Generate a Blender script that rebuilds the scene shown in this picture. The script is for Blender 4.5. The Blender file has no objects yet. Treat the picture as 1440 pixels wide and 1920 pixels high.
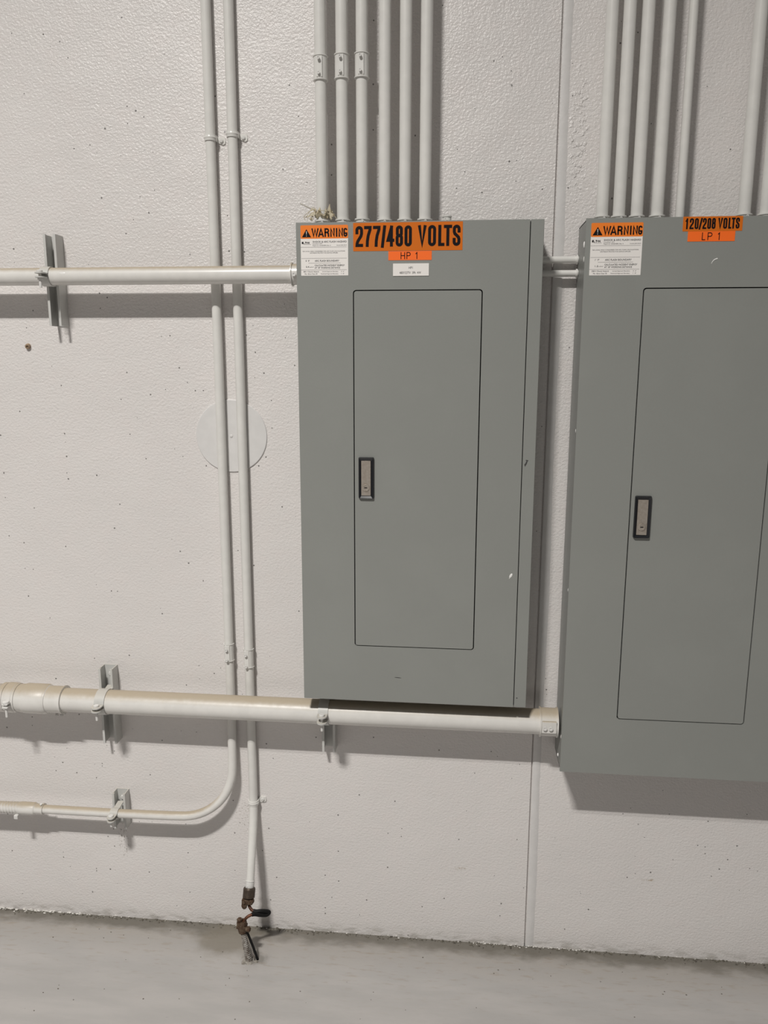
import bpy, bmesh, math, random
from mathutils import Vector, Matrix

S = bpy.context.scene
COL = S.collection
random.seed(7)

# ------------------------------------------------------------------ camera
CAM_D, CAM_H = 1.70, 1.3964                 # distance to the wall, height above the floor
PITCH, YAW, ROLL, F_PX = math.radians(10.782), math.radians(5.6083), math.radians(0.1347), 1464.4
cam_data = bpy.data.cameras.new('camera')
cam_data.sensor_fit = 'HORIZONTAL'
cam_data.sensor_width = 36.0
cam_data.lens = 36.0 * F_PX / 1440.0
cam_data.clip_start = 0.02
cam = bpy.data.objects.new('camera', cam_data)
COL.objects.link(cam)
fw = Vector((-math.sin(YAW) * math.cos(PITCH), math.cos(YAW) * math.cos(PITCH), -math.sin(PITCH)))
rt = Vector((math.cos(YAW), math.sin(YAW), 0))
up = rt.cross(fw)
r2 = rt * math.cos(ROLL) + up * math.sin(ROLL)
u2 = -rt * math.sin(ROLL) + up * math.cos(ROLL)
cam.matrix_world = Matrix(((r2.x, u2.x, -fw.x, 0), (r2.y, u2.y, -fw.y, -CAM_D), (r2.z, u2.z, -fw.z, CAM_H), (0, 0, 0, 1)))
S.camera = cam

# ------------------------------------------------------------------ light
world = bpy.data.worlds.new('world')
S.world = world
world.use_nodes = True
bg = world.node_tree.nodes['Background']
bg.inputs['Color'].default_value = (1.0, 0.965, 0.93, 1)
bg.inputs['Strength'].default_value = 0.105


def lamp(name, loc, sx, sy, power, color=(1.0, 0.97, 0.925)):
    """A long strip light under the ceiling, shining straight down."""
    d = bpy.data.lights.new(name, 'AREA')
    d.shape = 'RECTANGLE'
    d.size, d.size_y = sx, sy
    d.energy = power
    d.color = color
    d.spread = math.radians(127)           # high-bay reflector
    o = bpy.data.objects.new(name, d)
    o.location = loc
    COL.objects.link(o)
    return o


lamp('strip_light', (-1.12, -2.90, 4.475), 0.50, 0.06, 147)
lamp('strip_light', (-1.12, -2.75, 4.475), 0.50, 0.04, 39)

S.view_settings.view_transform = 'Standard'
S.view_settings.look = 'None'
S.view_settings.exposure = 0.0
S.view_settings.gamma = 1.0
S.view_settings.use_curve_mapping = False


# ------------------------------------------------------------------ materials
def mat(name, color, rough=0.5, metal=0.0, spec=0.5):
    m = bpy.data.materials.new(name)
    m.use_nodes = True
    b = m.node_tree.nodes['Principled BSDF']
    b.inputs['Base Color'].default_value = (*color, 1)
    b.inputs['Roughness'].default_value = rough
    b.inputs['Metallic'].default_value = metal
    b.inputs['Specular IOR Level'].default_value = spec
    return m


class NT:
    """A few shorthands for building node trees."""
    def __init__(self, m):
        self.t = m.node_tree
        self.b = self.t.nodes['Principled BSDF']

    def n(self, kind, **props):
        x = self.t.nodes.new(kind)
        for k, v in props.items():
            setattr(x, k, v)
        return x

    def link(self, a, b):
        self.t.links.new(a, b)

    def put(self, sock, v):
        if hasattr(v, 'is_output') or hasattr(v, 'links'):
            self.link(v, sock)
        else:
            sock.default_value = v

    def math(self, op, a, b=0.0, clamp=False):
        x = self.n('ShaderNodeMath', operation=op, use_clamp=clamp)
        self.put(x.inputs[0], a)
        self.put(x.inputs[1], b)
        return x.outputs[0]

    def ramp(self, v, lo, hi):
        x = self.n('ShaderNodeMapRange')
        x.interpolation_type = 'SMOOTHSTEP'
        self.put(x.inputs['Value'], v)
        x.inputs['From Min'].default_value = lo
        x.inputs['From Max'].default_value = hi
        return x.outputs['Result']

    def mix(self, f, a, b):
        x = self.n('ShaderNodeMix', data_type='RGBA')
        self.put(x.inputs[0], f)
        for s, v in ((x.inputs[6], a), (x.inputs[7], b)):
            if isinstance(v, tuple):
                s.default_value = (*v, 1)
            else:
                self.link(v, s)
        return x.outputs[2]

    def pos(self):
        return self.n('ShaderNodeNewGeometry').outputs['Position']

    def scaled(self, v, s):
        x = self.n('ShaderNodeVectorMath', operation='MULTIPLY')
        self.link(v, x.inputs[0])
        x.inputs[1].default_value = s
        return x.outputs[0]

    def noise(self, v, scale, detail=3.0, rough=0.55):
        x = self.n('ShaderNodeTexNoise')
        self.link(v, x.inputs['Vector'])
        x.inputs['Scale'].default_value = scale
        x.inputs['Detail'].default_value = detail
        x.inputs['Roughness'].default_value = rough
        return x.outputs['Fac']

    def bump(self, h, strength, dist, prev=None):
        x = self.n('ShaderNodeBump')
        x.inputs['Strength'].default_value = strength
        x.inputs['Distance'].default_value = dist
        self.link(h, x.inputs['Height'])
        if prev is not None:
            self.link(prev, x.inputs['Normal'])
        return x.outputs['Normal']


def wall_material(name, color):
    m = mat(name, color, 0.34, 0, 0.5)
    t = NT(m)
    p = t.pos()
    sep = t.n('ShaderNodeSeparateXYZ')
    t.link(p, sep.inputs[0])
    # broad mottling of the paint film
    mot = t.noise(p, 3.2, 3)
    mot2 = t.noise(p, 26, 3)
    c = t.mix(t.ramp(mot, 0.35, 0.7), tuple(k * 0.965 for k in color), color)
    c = t.mix(t.math('MULTIPLY', t.ramp(mot2, 0.4, 0.75), 0.25), c, (color[0] * 1.01, color[1] * 0.965, color[2] * 0.96))
    # air holes in the concrete, scattered and of many sizes
    vo = t.n('ShaderNodeTexVoronoi')
    vo.inputs['Scale'].default_value = 58
    t.link(p, vo.inputs['Vector'])
    rs = t.n('ShaderNodeSeparateColor')
    t.link(vo.outputs['Color'], rs.inputs[0])
    size = t.math('MULTIPLY', t.ramp(rs.outputs[0], 0.50, 1.10), 0.125)
    wob = t.math('MULTIPLY', t.math('SUBTRACT', t.noise(p, 420, 1), 0.5), 0.05)
    pit = t.math('LESS_THAN', t.math('ADD', vo.outputs['Distance'], wob), size)
    c = t.mix(t.math('MULTIPLY', pit, 0.80), c, (0.07, 0.065, 0.06))

    # scuffs, rusty drips and cobweb dirt, each with a place and a shape of its own
    def mark(cx, cz, rx, rz, scale, lo, hi, amount, col, sq=(1, 1, 1)):
        dx = t.math('DIVIDE', t.math('SUBTRACT', sep.outputs[0], cx), rx)
        dz = t.math('DIVIDE', t.math('SUBTRACT', sep.outputs[2], cz), rz)
        d = t.math('SQRT', t.math('ADD', t.math('MULTIPLY', dx, dx), t.math('MULTIPLY', dz, dz)))
        k = t.math('MULTIPLY', t.math('SUBTRACT', 1.0, t.ramp(d, 0.4, 1.0)), t.ramp(t.noise(t.scaled(p, sq), scale, 3, 0.6), lo, hi))
        return t.mix(t.math('MULTIPLY', k, amount), c, col)
    c = mark(0.0187, 0.1990, 0.021, 0.006, 170, 0.46, 0.60, 0.75, (0.36, 0.27, 0.17), (0.6, 1, 1.3))
    c = mark(0.4581, 0.2009, 0.024, 0.006, 190, 0.48, 0.62, 0.7, (0.36, 0.27, 0.17), (0.6, 1, 1.3))
    c = mark(-0.8210, 0.2200, 0.018, 0.060, 230, 0.55, 0.64, 0.8, (0.16, 0.14, 0.12), (1, 1, 0.5))
    c = mark(-0.5080, 0.3050, 0.030, 0.060, 260, 0.57, 0.66, 0.75, (0.20, 0.16, 0.12))
    c = mark(0.1950, 0.4520, 0.012, 0.014, 120, 0.5, 0.6, 0.6, (0.45, 0.43, 0.41))
    # grime along the foot of the wall
    foot = t.math('MULTIPLY', t.math('SUBTRACT', 1.0, t.ramp(sep.outputs[2], 0.0, 0.035)), t.ramp(t.noise(t.scaled(p, (1, 1, 3)), 30, 5), 0.42, 0.66))
    c = t.mix(t.math('MULTIPLY', foot, 0.55), c, (0.30, 0.28, 0.24))
    t.link(c, t.b.inputs['Base Color'])
    # orange-peel roller texture, coarser to the right of the joint
    fine = t.noise(p, 300, 3, 0.5)
    mid = t.noise(t.scaled(p, (1, 1, 1.2)), 165, 2, 0.5)
    big = t.noise(p, 9, 3, 0.5)
    h = t.math('ADD', t.math('MULTIPLY', fine, 0.5), t.math('MULTIPLY', mid, 1.0))
    h = t.math('ADD', h, t.math('MULTIPLY', big, 2.2))
    h = t.math('SUBTRACT', h, t.math('MULTIPLY', pit, 0.9))
    # blistered patch beside the joint, high up
    bx = t.math('DIVIDE', t.math('SUBTRACT', sep.outputs[0], 0.222), 0.022)
    bz = t.math('DIVIDE', t.math('SUBTRACT', sep.outputs[2], 1.84), 0.16)
    bl = t.math('SUBTRACT', 1.0, t.ramp(t.math('ADD', t.math('MULTIPLY', bx, bx), t.math('MULTIPLY', bz, bz)), 0.2, 1.0))
    h = t.math('ADD', h, t.math('MULTIPLY', t.math('MULTIPLY', bl, t.ramp(t.noise(p, 95, 2), 0.5, 0.66)), 0.9))
    h = t.math('MULTIPLY', h, t.math('ADD', 0.60, t.math('MULTIPLY', t.ramp(sep.outputs[2], 0.5, 1.7), 0.45)))   # rolled thinner low down
    t.link(t.bump(h, 0.95, 0.0016), t.b.inputs['Normal'])
    return m


def paint(name, color, rough=0.32, dust_shade=0.0, bumpy=0.0):
    """Thick grey paint; upward faces get a dusty tint, widened to paint in some shading."""
    m = mat(name, color, rough)
    t = NT(m)
    p = t.pos()
    n1 = t.noise(p, 40, 4)
    c = t.mix(t.ramp(n1, 0.35, 0.7), tuple(k * 0.95 for k in color), color)
    if dust_shade:
        g = t.n('ShaderNodeNewGeometry')
        sep = t.n('ShaderNodeSeparateXYZ')
        t.link(g.outputs['Normal'], sep.inputs[0])
        lvl = t.math('ADD', sep.outputs[2], t.math('MULTIPLY', t.math('SUBTRACT', t.noise(p, 70, 5, 0.65), 0.5), 0.22))
        d = t.math('MULTIPLY', t.ramp(lvl, 0.32, 0.92), dust_shade)  # dusty tint reaches down the sides, with the pipe's shading painted in
        c = t.mix(d, c, (0.40, 0.335, 0.245))
        t.link(t.math('ADD', rough, t.math('MULTIPLY', d, 0.30)), t.b.inputs['Roughness'])
    t.link(c, t.b.inputs['Base Color'])
    if bumpy:
        t.link(t.bump(t.noise(p, 240, 3), 0.5, bumpy), t.b.inputs['Normal'])
    return m


def floor_material():
    base = (0.405, 0.388, 0.375)
    m = mat('floor_paint', base, 0.3)
    t = NT(m)
    p = t.pos()
    sep = t.n('ShaderNodeSeparateXYZ')
    t.link(p, sep.inputs[0])
    x, y = sep.outputs[0], sep.outputs[1]
    stretch = t.scaled(p, (1.0, 4.5, 1.0))
    n1 = t.noise(stretch, 5, 4)
    n2 = t.noise(stretch, 24, 5, 0.6)
    c = t.mix(t.ramp(n1, 0.35, 0.68), (0.365, 0.352, 0.341), base)
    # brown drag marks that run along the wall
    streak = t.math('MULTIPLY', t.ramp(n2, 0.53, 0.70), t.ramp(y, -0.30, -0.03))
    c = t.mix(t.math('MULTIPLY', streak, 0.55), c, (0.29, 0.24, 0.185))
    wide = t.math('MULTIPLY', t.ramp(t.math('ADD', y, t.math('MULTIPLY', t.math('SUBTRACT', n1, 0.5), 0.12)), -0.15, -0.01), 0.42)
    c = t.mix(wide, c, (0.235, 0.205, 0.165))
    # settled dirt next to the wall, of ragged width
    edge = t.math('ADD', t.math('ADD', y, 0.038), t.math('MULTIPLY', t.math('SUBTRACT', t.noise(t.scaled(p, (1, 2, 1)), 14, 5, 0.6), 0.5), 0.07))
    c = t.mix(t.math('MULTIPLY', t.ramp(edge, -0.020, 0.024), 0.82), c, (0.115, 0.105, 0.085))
    # the dirt fan behind the earth rod
    dx = t.math('DIVIDE', t.math('ADD', x, 0.545), 0.085)
    dy = t.math('DIVIDE', t.math('ADD', y, 0.050), 0.062)
    rr = t.math('SQRT', t.math('ADD', t.math('MULTIPLY', dx, dx), t.math('MULTIPLY', dy, dy)))
    rr = t.math('ADD', rr, t.math('MULTIPLY', t.math('SUBTRACT', t.noise(p, 22, 5), 0.5), 1.1))
    c = t.mix(t.math('MULTIPLY', t.math('SUBTRACT', 1.0, t.ramp(rr, 0.45, 1.25)), 0.72), c, (0.17, 0.15, 0.115))
    # wet-looking stain round the rod where it enters the floor
    ex = t.math('DIVIDE', t.math('ADD', x, 0.462), 0.034)
    ey = t.math('DIVIDE', t.math('ADD', y, 0.105), 0.022)
    er = t.math('SQRT', t.math('ADD', t.math('MULTIPLY', ex, ex), t.math('MULTIPLY', ey, ey)))
    er = t.math('ADD', er, t.math('MULTIPLY', t.math('SUBTRACT', t.noise(p, 60, 5), 0.5), 1.4))
    c = t.mix(t.math('MULTIPLY', t.math('SUBTRACT', 1.0, t.ramp(er, 0.4, 1.2)), 0.6), c, (0.12, 0.11, 0.09))
    t.link(c, t.b.inputs['Base Color'])
    t.link(t.math('ADD', 0.20, t.math('MULTIPLY', n2, 0.25)), t.b.inputs['Roughness'])
    h = t.math('ADD', t.noise(p, 6, 3), t.math('MULTIPLY', t.noise(stretch, 45, 4), 0.10))
    t.link(t.bump(h, 0.5, 0.004), t.b.inputs['Normal'])
    return m


def steel_enamel(name, color, rough=0.42):
    m = mat(name, color, rough)
    t = NT(m)
    p = t.pos()
    c = t.mix(t.ramp(t.noise(p, 7, 4), 0.4, 0.7), tuple(k * 0.965 for k in color), color)
    t.link(c, t.b.inputs['Base Color'])
    t.link(t.bump(t.noise(p, 320, 2), 0.25, 0.0006), t.b.inputs['Normal'])
    return m


def rusty(name, a, b, rough=0.7, metal=0.35):
    m = mat(name, a, rough, metal)
    t = NT(m)
    p = t.pos()
    n = t.noise(p, 130, 5, 0.65)
    t.link(t.mix(t.ramp(n, 0.38, 0.66), a, b), t.b.inputs['Base Color'])
    t.link(t.bump(n, 0.7, 0.0012), t.b.inputs['Normal'])
    return m


M = {
    'wall': wall_material('wall_paint', (0.735, 0.708, 0.692)),
    'sealant': paint('sealant', (0.70, 0.685, 0.675), 0.4, 0, 0.0008),
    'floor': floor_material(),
    'conduit': paint('conduit_paint', (0.745, 0.735, 0.705), 0.28),
    'pipe': paint('pipe_paint', (0.73, 0.715, 0.685), 0.25, 0.95),
    'strut': paint('strut_paint', (0.58, 0.58, 0.56), 0.38, 0.35),
    'screw': paint('screw_paint', (0.70, 0.69, 0.67), 0.35),
    'disc': paint('disc_paint', (0.70, 0.69, 0.68), 0.45),
    'enamel': steel_enamel('panel_enamel', (0.268, 0.276, 0.260)),
    'inside': mat('box_inside', (0.05, 0.05, 0.05), 0.8),
    'black': mat('black_plastic', (0.012, 0.013, 0.016), 0.28),
    'nickel': rusty('satin_nickel', (0.46, 0.415, 0.365), (0.40, 0.35, 0.30), 0.38, 0.55),
    'ink': mat('black_print', (0.008, 0.006, 0.008), 0.5, 0, 0.15),
    'grey_ink': mat('grey_print', (0.10, 0.10, 0.105), 0.5),
    'orange': mat('orange_vinyl', (0.90, 0.225, 0.025), 0.4),
    'deep_orange': mat('deep_orange_vinyl', (0.66, 0.155, 0.010), 0.32),
    'neon': mat('fluorescent_orange_tape', (1.0, 0.16, 0.012), 0.5),
    'white': mat('white_vinyl', (0.86, 0.83, 0.80), 0.4),
    'white_paint': mat('white_paint_blob', (0.86, 0.85, 0.83), 0.35),
    'brown': rusty('brown_bronze', (0.062, 0.046, 0.036), (0.10, 0.074, 0.056), 0.5, 0.5),
    'rust': rusty('rusted_metal', (0.072, 0.036, 0.020), (0.145, 0.105, 0.07), 0.65, 0.4),
    'copper': rusty('tarnished_copper', (0.15, 0.055, 0.026), (0.065, 0.034, 0.024), 0.5, 0.5),
    'rubber': mat('black_insulation', (0.008, 0.008, 0.008), 0.5, 0, 0.2),
    'armour': rusty('dirty_armour', (0.42, 0.40, 0.37), (0.13, 0.10, 0.08), 0.5, 0.4),
    'mortar': rusty('mortar', (0.33, 0.31, 0.28), (0.22, 0.20, 0.17), 0.9, 0.0),
    'debris': rusty('floor_dirt', (0.16, 0.145, 0.115), (0.07, 0.06, 0.05), 0.9, 0.0),
    'flake': mat('paint_flake', (0.66, 0.64, 0.60), 0.6),
    'tape': rusty('dry_tape', (0.60, 0.54, 0.40), (0.42, 0.35, 0.23), 0.45, 0.0),
    'tie': mat('nylon_tie', (0.42, 0.39, 0.34), 0.4),
    'plug': rusty('wall_plug', (0.36, 0.26, 0.17), (0.20, 0.14, 0.10), 0.7, 0.0),
}


# ------------------------------------------------------------------ mesh builder
def ortho(d):
    d = Vector(d).normalized()
    a = Vector((0, 0, 1)) if abs(d.z) < 0.9 else Vector((0, 1, 0))
    u = d.cross(a).normalized()
    return u, d.cross(u).normalized()


class MB:
    def __init__(self):
        self.bm = bmesh.new()

    def box(self, x0, x1, y0, y1, z0, z1, bev=0.0, seg=2, rot=None, about=None):
        b = bmesh.new()
        bmesh.ops.create_cube(b, size=1)
        for v in b.verts:
            v.co = Vector(((x0 + x1) / 2 + v.co.x * (x1 - x0), (y0 + y1) / 2 + v.co.y * (y1 - y0), (z0 + z1) / 2 + v.co.z * (z1 - z0)))
        if bev:
            bmesh.ops.bevel(b, geom=b.edges[:], offset=bev, segments=seg, affect='EDGES', profile=0.5)
        if rot is not None:
            c = Vector(about) if about else Vector(((x0 + x1) / 2, (y0 + y1) / 2, (z0 + z1) / 2))
            for v in b.verts:
                v.co = c + rot @ (v.co - c)
        self.merge(b)
        return self

    def merge(self, b):
        me = bpy.data.meshes.new('tmp')
        b.to_mesh(me)
        b.free()
        self.bm.from_mesh(me)
        bpy.data.meshes.remove(me)

    def lathe(self, p0, axis, profile, n=32):
        """profile: (distance along axis, radius) pairs from p0."""
        p0, a = Vector(p0), Vector(axis).normalized()
        u, w = ortho(a)
        rings = []
        for d, r in profile:
            c = p0 + a * d
            if r <= 1e-6:
                rings.append([self.bm.verts.new(c)])
            else:
                rings.append([self.bm.verts.new(c + (u * math.cos(2 * math.pi * k / n) + w * math.sin(2 * math.pi * k / n)) * r) for k in range(n)])
        for A, B in zip(rings, rings[1:]):
            for k in range(n):
                k2 = (k + 1) % n
                if len(A) == 1 and len(B) == 1:
                    continue
                if len(A) == 1:
                    self.bm.faces.new((A[0], B[k2], B[k]))
                elif len(B) == 1:
                    self.bm.faces.new((A[k], A[k2], B[0]))
                else:
                    self.bm.faces.new((A[k], A[k2], B[k2], B[k]))
        return self

    def cyl(self, p0, p1, r, n=32, bev=0.0):
        L = (Vector(p1) - Vector(p0)).length
        if bev:
            prof = [(0, 0), (0, r - bev), (bev, r), (L - bev, r), (L, r - bev), (L, 0)]
        else:
            prof = [(0, 0), (0, r), (L, r), (L, 0)]
        return self.lathe(p0, Vector(p1) - Vector(p0), prof, n)

    def tube(self, pts, r, n=20, caps=True, rad=None):
        pts = [Vector(p) for p in pts]
        T = []
        for i in range(len(pts)):
            a = pts[max(i - 1, 0)]
            b = pts[min(i + 1, len(pts) - 1)]
            T.append((b - a).normalized())
        u, w = ortho(T[0])
        rings = []
        for i, p in enumerate(pts):
            u = (u - T[i] * u.dot(T[i])).normalized()
            w = T[i].cross(u)
            rr = rad[i] if rad else r
            rings.append([self.bm.verts.new(p + (u * math.cos(2 * math.pi * k / n) + w * math.sin(2 * math.pi * k / n)) * rr) for k in range(n)])
        for A, B in zip(rings, rings[1:]):
            for k in range(n):
                self.bm.faces.new((A[k], A[(k + 1) % n], B[(k + 1) % n], B[k]))
        if caps:
            self.bm.faces.new(rings[0][::-1])
            self.bm.faces.new(rings[-1])
        return self

    def prism(self, poly, axis, a0, a1):
        """poly in the two remaining axes (x,z for 'y'; y,z for 'x'; x,y for 'z'), pushed from a0 to a1."""
        def P(q, a):
            return {'x': (a, q[0], q[1]), 'y': (q[0], a, q[1]), 'z': (q[0], q[1], a)}[axis]
        A = [self.bm.verts.new(P(q, a0)) for q in poly]
        B = [self.bm.verts.new(P(q, a1)) for q in poly]
        n = len(poly)
        self.bm.faces.new(A)
        self.bm.faces.new(B[::-1])
        for k in range(n):
            self.bm.faces.new((A[k], B[k], B[(k + 1) % n], A[(k + 1) % n]))
        return self

    def band(self, cx, y, z, r0, r1, x0, x1, a0, a1, n=28):
        """An arc of sheet metal wrapped round a pipe that runs along x, from angle a0 to a1 (0 = towards the room, 90 = up)."""
        prev = None
        for k in range(n + 1):
            a = math.radians(a0 + (a1 - a0) * k / n)
            c, s = -math.cos(a), math.sin(a)
            q = [self.bm.verts.new((xx, y + c * rr, z + s * rr)) for xx, rr in ((x0, r0), (x1, r0), (x1, r1), (x0, r1))]
            if prev:
                for i in range(4):
                    j = (i + 1) % 4
                    self.bm.faces.new((prev[i], prev[j], q[j], q[i]))
            else:
                self.bm.faces.new(q)
            prev = q
        self.bm.faces.new(prev[::-1])
        return self

    def ball(self, c, r, squash=(1, 1, 1), sub=2, jitter=0.0):
        b = bmesh.new()
        bmesh.ops.create_icosphere(b, subdivisions=sub, radius=1)
        for v in b.verts:
            k = 1 + (random.random() - 0.5) * jitter
            v.co = Vector(c) + Vector((v.co.x * squash[0], v.co.y * squash[1], v.co.z * squash[2])) * (r * k)
        self.merge(b)
        return self

    def build(self, name, material, parent=None, smooth=35, origin=None):
        if not hasattr(self, 'layer'):
            bmesh.ops.recalc_face_normals(self.bm, faces=self.bm.faces[:])
        me = bpy.data.meshes.new(name)
        if parent is not None:
            q = parent
            off = Vector((0, 0, 0))
            while q is not None:
                off += Vector(q.location)
                q = q.parent
        else:
            off = Vector(origin) if origin else Vector((0, 0, 0))
        for v in self.bm.verts:
            v.co -= off
        self.bm.to_mesh(me)
        self.bm.free()
        me.materials.append(material)
        if smooth:
            for p in me.polygons:
                p.use_smooth = True
            me.set_sharp_from_angle(angle=math.radians(smooth))
        o = bpy.data.objects.new(name, me)
        COL.objects.link(o)
        if parent is not None:
            o.parent = parent
        else:
            o.location = off
        return o


def tag(o, label=None, cat=None, group=None, kind=None):
    for k, v in (('label', label), ('category', cat), ('group', group), ('kind', kind)):
        if v:
            o[k] = v
    return o


def thing(name, label, cat, loc, group=None):
    o = bpy.data.objects.new(name, None)
    o.empty_display_size = 0.05
    o.location = loc
    COL.objects.link(o)
    return tag(o, label, cat, group)


def copy_tree(o, parent=None, offset=None, label=None):
    c = o.copy()
    COL.objects.link(c)
    if parent is not None:
        c.parent = parent
    if offset is not None:
        c.location = Vector(o.location) + Vector(offset)
    if label:
        c['label'] = label
    for ch in [k for k in bpy.data.objects if k.parent is o]:
        copy_tree(ch, c)
    return c


def arc(c, r, a0, a1, u, v, n=12):
    c, u, v = Vector(c), Vector(u), Vector(v)
    return [c + (u * math.cos(math.radians(a0 + (a1 - a0) * k / n)) + v * math.sin(math.radians(a0 + (a1 - a0) * k / n))) * r for k in range(n + 1)]


def spline(pts, n=10):
    """Catmull-Rom through the points."""
    P = [Vector(p) for p in pts]
    P = [P[0] * 2 - P[1]] + P + [P[-1] * 2 - P[-2]]
    out = []
    for i in range(1, len(P) - 2):
        a, b, c, d = P[i - 1:i + 3]
        for k in range(n):
            t = k / n
            out.append(0.5 * ((2 * b) + (c - a) * t + (2 * a - 5 * b + 4 * c - d) * t * t + (3 * b - a - 3 * c + d) * t ** 3))
    out.append(P[-2])
    return out


# ------------------------------------------------------------------ setting
wall = MB()
wall.box(-4.0, 0.1785, 0.0, 0.20, 0.0, 4.6)
wall.box(0.1815, 4.0, 0.0, 0.20, 0.0, 4.6)
wall.box(0.1785, 0.1815, 0.006, 0.20, 0.0, 4.6)
tag(wall.build('wall_back', M['wall'], smooth=0), 'white painted precast concrete wall behind the panels', kind='structure')

# bead of sealant along the joint between the two precast slabs, wavy by hand
bd = MB()
prev = None
rs = random.Random(3)
for k in range(0, 151):
    z = 0.001 + k * 2.6 / 150
    w = 0.0205 + 0.0015 * math.sin(z * 9) + rs.uniform(-0.0008, 0.0008)
    row = [bd.bm.verts.new((0.1822 + w * f, -h, z)) for f, h in ((0, -0.001), (0.02, 0.0012), (0.25, 0.0022), (0.7, 0.0018), (1.0, -0.0008))]
    if prev:
        for i in range(4):
            bd.bm.faces.new((prev[i], prev[i + 1], row[i + 1], row[i]))
    prev = row
tag(bd.build('trim_1', M['sealant'], smooth=60), 'painted sealant bead down the wall joint', kind='structure')

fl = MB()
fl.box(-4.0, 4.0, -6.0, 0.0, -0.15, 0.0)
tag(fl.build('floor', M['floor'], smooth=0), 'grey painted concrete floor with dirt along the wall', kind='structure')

# ------------------------------------------------------------------ lettering
def stad(W, H, x=0, y=0, n=10):
    r = W / 2
    return [(x + W / 2 + r * math.cos(math.radians(a)), y + (H - r) + r * math.sin(math.radians(a))) for a in range(0, 181, 180 // n)] + \
           [(x + W / 2 + r * math.cos(math.radians(a)), y + r + r * math.sin(math.radians(a))) for a in range(180, 361, 180 // n)]


def carc(cx, cy, rx, ry, a0, a1, n=10):
    return [(cx + rx * math.cos(math.radians(a0 + (a1 - a0) * k / n)), cy + ry * math.sin(math.radians(a0 + (a1 - a0) * k / n))) for k in range(n + 1)]


def glyph(ch, W, H):
    """Centre lines of a condensed grotesque letter in a W x H box: [(points, closed)]."""
    r = W / 2
    if ch in 'O0':
        return [(stad(W, H), True)]
    if ch == '2':
        return [([(0, H * .72)] + carc(r, H - r, r, r, 180, 0) + [(W, H * .66), (W * .86, H * .52), (W * .2, H * .24), (W * .03, H * .10), (0, 0), (W, 0)], False)]
    if ch == '7':
        return [([(0, H), (W, H), (W * .98, H * .88), (W * .58, H * .55), (W * .40, H * .25), (W * .36, 0)], False)]
    if ch == '4':
        return [([(W * .74, 0), (W * .74, H)], False), ([(W * .74, H), (0, H * .27), (W * 1.04, H * .27)], False)]
    if ch == '8':
        return [(stad(W * .92, H * .48, W * .04, H * .52), True), (stad(W, H * .54), True)]
    if ch == '1':
        return [([(W * .62, 0), (W * .62, H)], False), ([(W * .50, H * .93), (W * .05, H * .80)], False)]
    if ch == '/':
        return [([(0, -H * .06), (W, H * 1.02)], False)]
    if ch == 'V':
        return [([(0, H), (W / 2, 0), (W, H)], False)]
    if ch == 'L':
        return [([(0, H), (0, 0), (W, 0)], False)]
    if ch == 'T':
        return [([(0, H), (W, H)], False), ([(W / 2, H), (W / 2, 0)], False)]
    if ch == 'S':
        return [([(W, H * .74)] + carc(r, H - r, r, r, 0, 180) + [(0, H * .70), (W * .12, H * .60), (W * .88, H * .40), (W, H * .30)] + carc(r, r, r, r, 0, -180) + [(0, H * .27)], False)]
    if ch == 'W':
        return [([(0, H), (W * .25, 0), (W * .5, H * .96), (W * .75, 0), (W, H)], False)]
    if ch == 'A':
        return [([(0, 0), (W / 2, H), (W, 0)], False), ([(W * .22, H * .25), (W * .78, H * .25)], False)]
    if ch == 'R':
        return [([(0, 0), (0, H), (W * .55, H)] + carc(W * .55, H * .76, W * .42, H * .24, 90, -90) + [(0, H * .52)], False), ([(W * .55, H * .52), (W * .94, H * .36), (W, 0)], False)]
    if ch == 'P':
        return [([(0, 0), (0, H), (W * .55, H)] + carc(W * .55, H * .74, W * .45, H * .26, 90, -90) + [(0, H * .48)], False)]
    if ch == 'N':
        return [([(0, 0), (0, H), (W, 0), (W, H)], False)]
    if ch == 'I':
        return [([(W / 2, 0), (W / 2, H)], False)]
    if ch == 'H':
        return [([(0, 0), (0, H)], False), ([(W, 0), (W, H)], False), ([(0, H / 2), (W, H / 2)], False)]
    if ch == 'E':
        return [([(W, H), (0, H), (0, 0), (W, 0)], False), ([(0, H / 2), (W * .85, H / 2)], False)]
    if ch == 'G':
        return [(carc(r, H - r, r, r, 30, 180) + carc(r, r, r, r, 180, 360) + [(W, H * .38), (W * .62, H * .38)], False)]
    return []


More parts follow.
